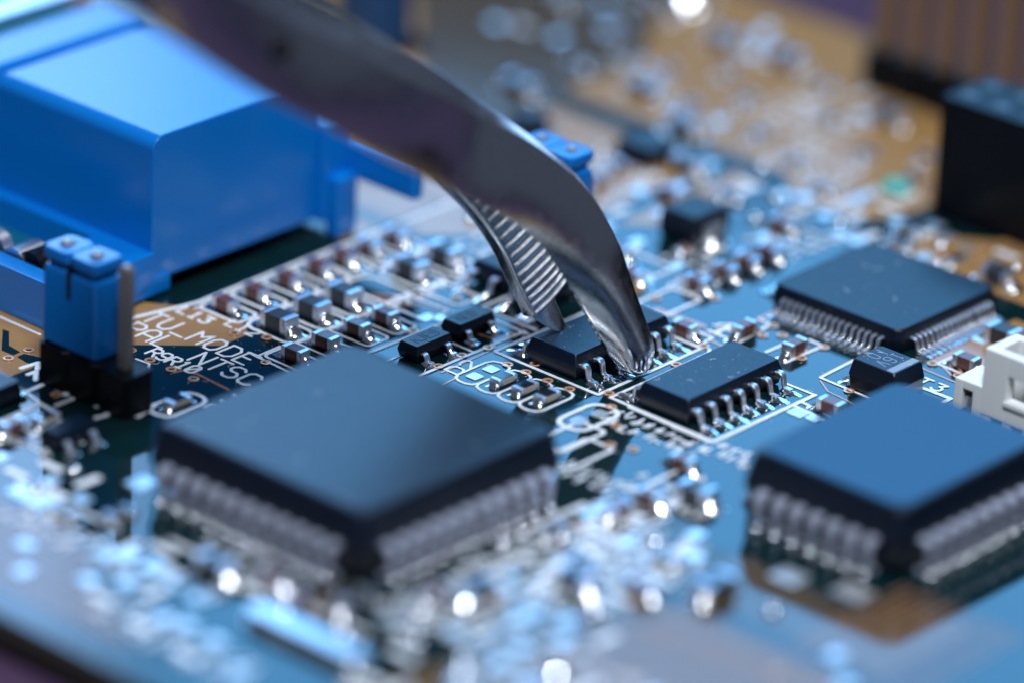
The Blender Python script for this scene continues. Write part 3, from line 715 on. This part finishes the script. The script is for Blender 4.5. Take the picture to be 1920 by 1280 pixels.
def far_header():
    t = header('pin_header', 'blurred header with tall brown pins at the top right corner', (-19.4, 71.5, 0), 12, 2.54, 2.5, 2.8, 14.0, GOLD, .62)
far_header()
def socket():
    t = thing('socket_strip', 'blurred black socket block cut by the right frame edge', 'socket', (-2.4, 56.3, 0))
    bm = bmesh.new(); add_box(bm, 0, 30, 0, 5.0, 0.1, 8.2, .12); obj('housing', bm, BLACKP, t)
    first = None
    for r in (1.3, 3.7):
        for k in range(11):
            if first is None:
                bm = bmesh.new(); add_box(bm, -.55, .55, -.55, .55, 8.15, 8.24, .03); first = obj('contact', bm, CONT, t); first.location = (1.3 + 2.54 * k, r, 0)
            else: copy_part(first, t, (1.3 + 2.54 * k, r, 0))
socket()

# ------------------------------------------------------------------ blue connector
def connector():
    t = thing('blue_connector', 'large glossy blue connector block at the left edge', 'connector')
    bm = bmesh.new()
    P = [(10.25, 3.0)] + [(11.15 - .9 * math.cos(k * PI / 12), 9.65 + .9 * math.sin(k * PI / 12)) for k in range(7)] + [(24.4, 10.55), (24.7, 10.4), (24.8, 10.1), (24.8, 1.1), (11.2, 1.1), (10.4, 1.3)]
    xs = [(-41.0, .0), (-26.85, .0), (-26.7, .12)]
    # front corner soft along the X edge, sharp towards +X; far end rounded
    rings = []
    for x, ins in ((-41.3, 1.0), (-41.05, .45), (-40.6, .1), (-40.2, 0), (-26.82, 0), (-26.7, .1)):
        cy, cz = 17.5, 5.8
        rings.append([(x, cy + (y - cy) * (1 - ins / 7.3), cz + (z - cz) * (1 - ins / 4.7)) for y, z in P])
    loft(bm, rings)
    obj('housing', bm, BLUE, t, smooth=50)
    bm = bmesh.new(); add_box(bm, -45.8, -41.6, 10.0, 24.8, 1.0, 10.4, .5, 3); obj('rear_block', bm, BLUE, t)
    bm = bmesh.new(); add_box(bm, -50.6, -48.2, 9.9, 26, 1.0, 10.2, .3, 2); obj('metal_strip', bm, TIN, t)
    bm = bmesh.new(); add_box(bm, -66, -51.0, 9.9, 26, 1.0, 10.8, .4, 2); obj('outer_block', bm, BLUE, t)
    bm = bmesh.new(); add_box(bm, -56, -41.2, 11.2, 24.0, 1.0, 9.4, .2, 2); obj('groove', bm, TEALP, t)
    bm = bmesh.new(); add_box(bm, -50, -26.1, 24.6, 27.2, .9, 7.6, .3, 2); obj('end_block', bm, BLUE, t)
    bm = bmesh.new(); add_box(bm, -26.4, -25.2, 25.0, 26.9, .05, 4.1, .3, 2); obj('shelf', bm, BLUE, t)
    bm = bmesh.new(); add_box(bm, -27, -20.4, 26.7, 27.7, 3.6, 6.0, .3, 3); obj('latch_tab', bm, BLUE, t)
    # flange with its pocket
    bm = bmesh.new()
    add_box(bm, -31.0, -26.5, 7.6, 10.4, .25, 3.1, .12); add_box(bm, -56, -30.9, 9.3, 10.4, .25, 3.1, .08)
    obj('flange', bm, BLUE, t)
    bm = bmesh.new(); add_box(bm, -56, -27.4, 2.35, 3.75, .05, 3.1, .1); obj('front_wall', bm, BLUE, t)
    bm = bmesh.new(); add_box(bm, -56, -27.4, 3.5, 9.4, .06, 1.3, .05); obj('pocket_floor', bm, TEALP, t)
    bm = bmesh.new(); add_box(bm, -29.6, -27.2, 3.7, 7.7, .1, 2.7, .2); obj('side_wall', bm, BLUE, t)
    bm = bmesh.new(); add_box(bm, -27.4, -26.6, 8.3, 12.0, .02, 1.6, .35, 3); obj('foot', bm, BLUE, t)
    bm = bmesh.new(); add_cyl(bm, 0, 0, -.1, .06, .95, 24, .9); add_cyl(bm, 0, 0, .05, .08, .75, 24, .75)
    bmesh.ops.rotate(bm, verts=bm.verts[:], cent=(0, 0, 0), matrix=Matrix.Rotation(PI / 2, 3, 'Y')); bmesh.ops.translate(bm, verts=bm.verts[:], vec=(-26.52, 9.0, 1.75))
    obj('mould_mark', bm, BLUE, t)
    for x, m, n, r, y0, y1 in ((-32.1, CAN, 'metal_barrel', 1.0, 3.9, 6.0), (-30.75, BLACKP, 'black_plug', 1.15, 4.0, 7.0), (-34.6, CAN, 'metal_clip', 1.2, 4.4, 5.2)):
        bm = bmesh.new(); add_cyl(bm, 0, 0, 0, y1 - y0, r, 24); bmesh.ops.rotate(bm, verts=bm.verts[:], cent=(0, 0, 0), matrix=Matrix.Rotation(-PI / 2, 3, 'X'))
        bmesh.ops.translate(bm, verts=bm.verts[:], vec=(x, y0, 2.5)); obj(n, bm, m, t, smooth=50)
connector()

# ------------------------------------------------------------------ white socket
def white_socket():
    t = thing('white_socket', 'small white plastic socket at the right edge', 'socket', (16.2, 34.0, 0))
    bm = bmesh.new()
    add_box(bm, 0, .62, .0, 2.6, .1, 2.05, .1); add_box(bm, 1.35, 2.05, .02, 2.6, .1, 2.05, .06); add_box(bm, .5, 1.45, .03, 2.58, 1.5, 2.04, .05); add_box(bm, .5, 1.45, 1.0, 2.5, .12, 1.6, .05)
    obj('latch_step', bm, WHITEP, t)
    bm = bmesh.new()
    for a in ((1.95, 3.75), (5.15, 9.2)): add_box(bm, a[0], a[1], 0, .75, .35, 4.6, .12)
    add_box(bm, 3.7, 5.2, .01, .74, 3.3, 4.58, .06); add_box(bm, 3.7, 5.2, .01, .74, .36, 1.7, .06)
    add_box(bm, 1.97, 2.75, .6, 3.0, .35, 4.59, .12); add_box(bm, 1.95, 9.2, 2.4, 3.05, .36, 4.57, .12)
    for k in range(5): add_box(bm, 2.1 + 1.5 * k, 2.75 + 1.5 * k, .05, .7, .05, .5, .04)
    obj('housing', bm, WHITEP, t)
    bm = bmesh.new(); add_box(bm, 3.6, 5.3, -.12, .3, 1.35, 1.75, .1); obj('window_sill', bm, WHITEP, t)
    for k in range(3):
        bm = bmesh.new(); add_box(bm, 4.2 + 1.5 * k, 4.6 + 1.5 * k, 1.3, 1.7, .2, 4.0, .05); obj('pin', bm, TIN, t)
    bm = bmesh.new(); add_box(bm, .65, 1.25, .3, .7, .1, 1.0, .12); obj('retainer', bm, TIN, t)
white_socket()

# ------------------------------------------------------------------ cans and other blurred parts
def can_part():
    t = thing('crystal_can', 'bright metal crystal can blurred along the near board edge', 'crystal', (10.4, -14.6, 0))
    bm = bmesh.new(); body_loft(bm, 4.1, .85, [(.05, 0, .8), (.6, 0, .8), (.78, .1, .7), (.82, .25, .6)], seg=6); obj('can', bm, CAN, t, smooth=40)
    bm = bmesh.new(); body_loft(bm, 4.25, .98, [(.02, 0, .9), (.2, 0, .9)], seg=6); obj('base_rim', bm, CAN, t, smooth=40)
can_part()
def dome(loc, label, r, h):
    t = thing('solder_mound', label, 'solder joint', loc)
    bm = bmesh.new(); loft(bm, [[(R * math.cos(2 * PI * k / 20), R * math.sin(2 * PI * k / 20), z) for k in range(20)] for R, z in ((r * 1.25, .02), (r, .15 * h), (r * .75, .5 * h), (r * .45, .85 * h), (r * .15, h))])
    obj('mound', bm, SOLDER, t, smooth=60)
    bm = bmesh.new(); add_cyl(bm, 0, 0, h * .6, h * 1.35, r * .28, 12, r * .2); obj('wire_end', bm, TIN, t)
for x, y, lab in ((17.9, -10.6, 'larger round solder blob at the bottom edge, right of the metal can'), (21.5, -7.3, 'round solder blob at the bottom edge, right of the larger one')):
    dome((x, y, 0), lab, .62, .7)
def electrolytic(loc, label, r, h, m):
    t = thing('can_capacitor', label, 'capacitor', loc)
    bm = bmesh.new(); loft(bm, [[(R * math.cos(2 * PI * k / 28), R * math.sin(2 * PI * k / 28), z) for k in range(28)] for R, z in ((r, .8), (r, h - .4), (r * .97, h - .1), (r * .88, h))]); obj('sleeve', bm, m, t, smooth=40)
    bm = bmesh.new(); add_cyl(bm, 0, 0, h - .05, h + .06, r * .86, 28, r * .8); obj('top', bm, CAN, t, smooth=40)
    bm = bmesh.new(); add_box(bm, -r, r, -r, r, .05, .9, .3); obj('base', bm, BLACKP, t)
electrolytic((-46.5, 51.0, 0), 'dark blue upright can capacitor behind the tweezer arm at the top', 2.6, 9.0, SLEEVE)
dome((-37.80,74.12) + (0,), 'shiny metal mound making the bright round glare at the top edge', 1.5, 1.8)
def black_part(loc, label, hx, hy, h):
    t = thing('moulded_part', label, 'chip', loc)
    bm = bmesh.new(); body_loft(bm, hx, hy, [(.1, .1, .1), (h * .5, 0, .1), (h, .15, .15)], seg=2); obj('body', bm, BLACK, t, smooth=25)
    for s in (-1, 1):
        bm = bmesh.new(); add_box(bm, -hx * .8, hx * .8, s * (hy + .3) - .4, s * (hy + .3) + .4, .02, .3, .08); obj('lead', bm, SOLDER, t)
black_part((-28.2, 46.4, 0), 'blurred black part seen just above the far blue jumper', .9, 1.1, 1.8)
black_part((-20.8, 49.6, 0), 'blurred dark part in the bokeh right of the far blue jumper', 1.6, 1.4, 1.4)
black_part((-23, -6.5, 0), 'blurred black part at the left frame edge below the header', 1.6, 1.2, 1.4)

# dust and lint
bm = bmesh.new(); r_ = random.Random(5)
def speck(x, y, z):
    if r_.random() < .82:
        m = Matrix.Translation((x, y, z)) @ Matrix.Rotation(r_.uniform(0, 3), 4, 'Z') @ Matrix.Diagonal((r_.uniform(.012, .035), r_.uniform(.012, .03), .012, 1))
        bmesh.ops.create_icosphere(bm, subdivisions=1, radius=1, matrix=m)
    else:
        a = r_.uniform(0, 6.28); l = r_.uniform(.15, .5)
        ribbon(bm, [(x, y), (x + l * math.cos(a), y + l * math.sin(a)), (x + l * 1.5 * math.cos(a + .5), y + l * 1.5 * math.sin(a + .5))], .018, z + .01)
for x0, x1, y0, y1, z, n in ((-8, 8, -8, 8, 4.345, 40), (-4.9, -1.7, 20.7, 28.7, 1.645, 26), (3.7, 6.8, 21, 28.8, 1.645, 26), (0, 9, 38, 47, 1.545, 40), (10.6, 13.4, 31.8, 34.2, 2.05, 12), (17.2, 27, 14.2, 27, 4.345, 30), (-26, -12, -2, 12, .025, 70), (-9, 12, 14, 36, .005, 90)):
    for k in range(n): speck(r_.uniform(x0, x1), r_.uniform(y0, y1), z)
o = obj('dust', bm, SILK, None, smooth=0); o['kind'] = 'stuff'; o['label'] = 'fine pale dust and lint on the chips and the board'

# ------------------------------------------------------------------ tweezers
def cr(pts, n):
    out = []
    P = [Vector(p) for p in pts]; P = [2 * P[0] - P[1]] + P + [2 * P[-1] - P[-2]]
    for i in range(1, len(P) - 2):
        a, b, c, d = P[i - 1:i + 3]
        for k in range(n):
            t = k / n
            out.append(.5 * ((2 * b) + (c - a) * t + (2 * a - 5 * b + 4 * c - d) * t * t + (3 * b - a - 3 * c + d) * t ** 3))
    out.append(P[-2]); return out
tw = thing('tweezers', 'curved steel tweezers with ridged inner faces gripping a chip', 'tweezers', (-3.3, 24.7, 0.5))
INV = -Vector((-3.3, 24.7, 0.5))
def arm(name, A, B, Cc, bulge, n=8, chamfer=.14):
    """A, B: the two edges of the face the camera sees, Cc: the far edge beyond B"""
    a, b, c = cr(A, n), cr(B, n), cr(Cc, n)
    rings = []
    for p, q, r in zip(a, b, c):
        p, q, r = p + INV, q + INV, r + INV
        s = p + (r - q)
        nn = (q - p).cross(r - q); nn = (r - q).normalized()
        ring = []
        quad = [p, q, r, s]
        for i in range(4):
            v, pr, nx = quad[i], quad[i - 1], quad[(i + 1) % 4]
            c1 = min(chamfer, (pr - v).length * .3); c2 = min(chamfer, (nx - v).length * .3)
            ring.append(v + (pr - v).normalized() * c1)
            ring.append(v + (pr - v).normalized() * c1 * .3 + (nx - v).normalized() * c2 * .3)
            ring.append(v + (nx - v).normalized() * c2)
            if i in (0, 2):
                for u in (.25, .5, .75):
                    k = max(0.0, min(1.0, (len(rings) / max(len(a) - 1, 1) - .55) / .35))
                    off = -nn * bulge * (1 + .7 * k) * (4 * u * (1 - u)) ** (1 - .3 * k) if i == 0 else Vector((0, 0, 0))
                    ring.append(v.lerp(nx, u) + off)
        rings.append(ring)
    last = rings[-1]; cen = sum(last, Vector()) / len(last); tan = (cen - sum(rings[-2], Vector()) / len(last)).normalized()
    for sc, adv in ((.95, .1), (.84, .22), (.66, .33), (.42, .41), (.12, .45)):
        rings.append([cen + (v - cen) * sc + tan * adv for v in last])
    bm = bmesh.new(); loft(bm, rings)
    return obj(name, bm, STEEL, tw, smooth=60), a, b, c
FA = [(-2.88,-22.18,37.54), (-2.24,-16.02,32.43), (-2.34,-12.39,29.69), (-2.29,-6.34,25.23), (-2.19,-0.53,21.51), (-2.30,4.88,17.90), (-2.57,9.72,15.02), (-2.14,13.45,12.63), (-1.82,16.47,10.22), (-1.39,18.30,7.85), (-1.00,19.70,5.76), (-0.76,20.91,3.82), (-0.42,21.68,2.45), (-0.13,22.09,1.52), (0.15,22.39,0.89)]
FB = [(-3.56,-18.42,39.45), (-2.93,-12.29,34.30), (-3.46,-8.41,31.88), (-3.84,-1.97,27.71), (-3.75,3.97,23.98), (-3.80,9.19,20.69), (-4.15,14.24,17.53), (-3.79,17.64,15.44), (-2.98,20.49,13.02), (-2.12,22.32,10.74), (-1.10,23.36,8.14), (-0.07,23.94,5.22), (0.78,24.34,2.99), (1.23,24.51,1.67), (1.28,24.06,0.61)]
FC = [(-5.22,-16.27,39.86), (-4.50,-10.20,34.71), (-5.02,-6.30,32.30), (-5.28,0.09,28.13), (-5.15,6.00,24.52), (-5.03,10.89,21.39), (-5.06,15.41,17.88), (-4.55,18.58,15.45), (-3.78,21.35,12.93), (-3.00,23.16,10.50), (-1.99,24.13,7.80), (-0.97,24.64,4.78), (-0.02,24.88,2.63), (0.48,24.98,1.37), (0.60,24.53,0.44)]
fo, fa, fb, fc = arm('front_arm', FA, FB, FC, .45)
RL = [(-5.14,-10.82,30.27), (-6.25,-2.29,24.36), (-6.79,6.14,18.68), (-7.51,11.74,14.58), (-7.61,14.56,12.18), (-7.36,16.92,9.73), (-7.00,18.73,7.16), (-6.51,19.81,4.66), (-5.78,20.45,2.76)]
RF = [(-4.63,-10.93,30.81), (-5.75,-2.40,24.91), (-6.24,6.05,19.20), (-6.87,11.79,15.19), (-6.83,14.60,12.58), (-6.52,16.95,10.02), (-6.08,18.77,7.38), (-5.60,19.85,4.88), (-4.94,20.47,3.04)]
RR = [(-4.02,-6.83,32.89), (-4.93,2.10,27.35), (-5.70,10.53,21.77), (-6.55,15.96,17.78), (-6.31,18.86,15.07), (-6.16,20.85,12.13), (-5.88,22.17,9.12), (-5.40,22.86,6.45), (-4.84,23.23,4.59)]
def far_edge(L, F, R): return [tuple(Vector(r) + (Vector(l) - Vector(f))) for l, f, r in zip(L, F, R)]
ro, ra, rb, rc = arm('rear_arm', RF, RR, far_edge(RL, RF, RR), .0)
# the thin blade at the rear tip
BL = [(-5.93,20.55,2.89), (-5.35,21.19,2.19), (-4.75,21.99,1.69)]
BF = [(-5.39,20.51,3.01), (-4.82,21.15,2.31), (-4.42,21.89,1.76)]
BR = [(-5.34,22.38,4.13), (-4.93,22.72,2.90), (-4.55,22.99,1.86)]
bl, _, _, _ = arm('blade', BF, BR, [tuple(Vector(r) + Vector((-.5, .35, .1))) for r in BR], .08, 6, .06)
# ridges across the gripping faces
m_ = len(ra)
def ridge(p, q, up, r, s_dir, m=STEELR):
    """one tooth: a broad facet tilted towards s_dir and a steep back"""
    bm = bmesh.new(); rings = []
    for k in range(7):
        u = k / 6; c = p.lerp(q, u)
        e = .5 if k in (0, 6) else .9 if k in (1, 5) else 1
        prof = ((1.0, -.5), (.95, .0), (.18, 1.25), (.05, 1.36), (-.25, 1.36), (-.4, 1.2), (-.75, .0), (-.8, -.5))
        rings.append([c + (s_dir * x + up * (z if z < 0 else z * e)) * r for x, z in prof])
    loft(bm, rings); return obj('ridge', bm, m, tw, smooth=25)
K0 = int(8 * 3.35)
ridge_at = [K0 + (m_ - 1 - K0) * k / 19 for k in range(20)]
for f in ridge_at:
    i = min(int(f), m_ - 2); u = f - i
    p = ra[i].lerp(ra[i + 1], u) + INV; q = rb[i].lerp(rb[i + 1], u) + INV
    out = (ra[i] - Vector(cr(RL, 8)[i])).normalized()
    ridge(p.lerp(q, .07), p.lerp(q, .98), out, .18, (ra[i] - ra[i + 1]).normalized())
# ridges of the front arm show as a toothed edge
n_ = len(fa)
for k in range(15):
    f = 8 * 7.6 + (8 * 4.2) * k / 14
    i = min(int(f), n_ - 2); u = f - i
    p = fa[i].lerp(fa[i + 1], u) + INV; q = fb[i].lerp(fb[i + 1], u) + INV
    inn = (fc[i] - fb[i]).normalized()
    e = (p - q).normalized()
    ridge(p + e * .07 + inn * .5, p.lerp(q, .8) + inn * (fc[i] - fb[i]).length * .9, inn, .15, (fa[i] - fa[i + 1]).normalized())
# guide pin hole on the front arm
c = cr(FA, 8)[24].lerp(cr(FB, 8)[24], .60) + INV
nrm = ((cr(FB, 8)[24] - cr(FA, 8)[24]).cross(cr(FA, 8)[26] - cr(FA, 8)[24])).normalized()
if nrm.dot(Vector((170, -185, 125))) < 0: nrm = -nrm
bm = bmesh.new(); add_cyl(bm, 0, 0, -.05, .06, .62, 20, .58)
bmesh.ops.rotate(bm, verts=bm.verts[:], cent=(0, 0, 0), matrix=nrm.to_track_quat('Z', 'Y').to_matrix()); bmesh.ops.translate(bm, verts=bm.verts[:], vec=c + nrm * .42)
obj('pin_hole', bm, HOLE, tw)
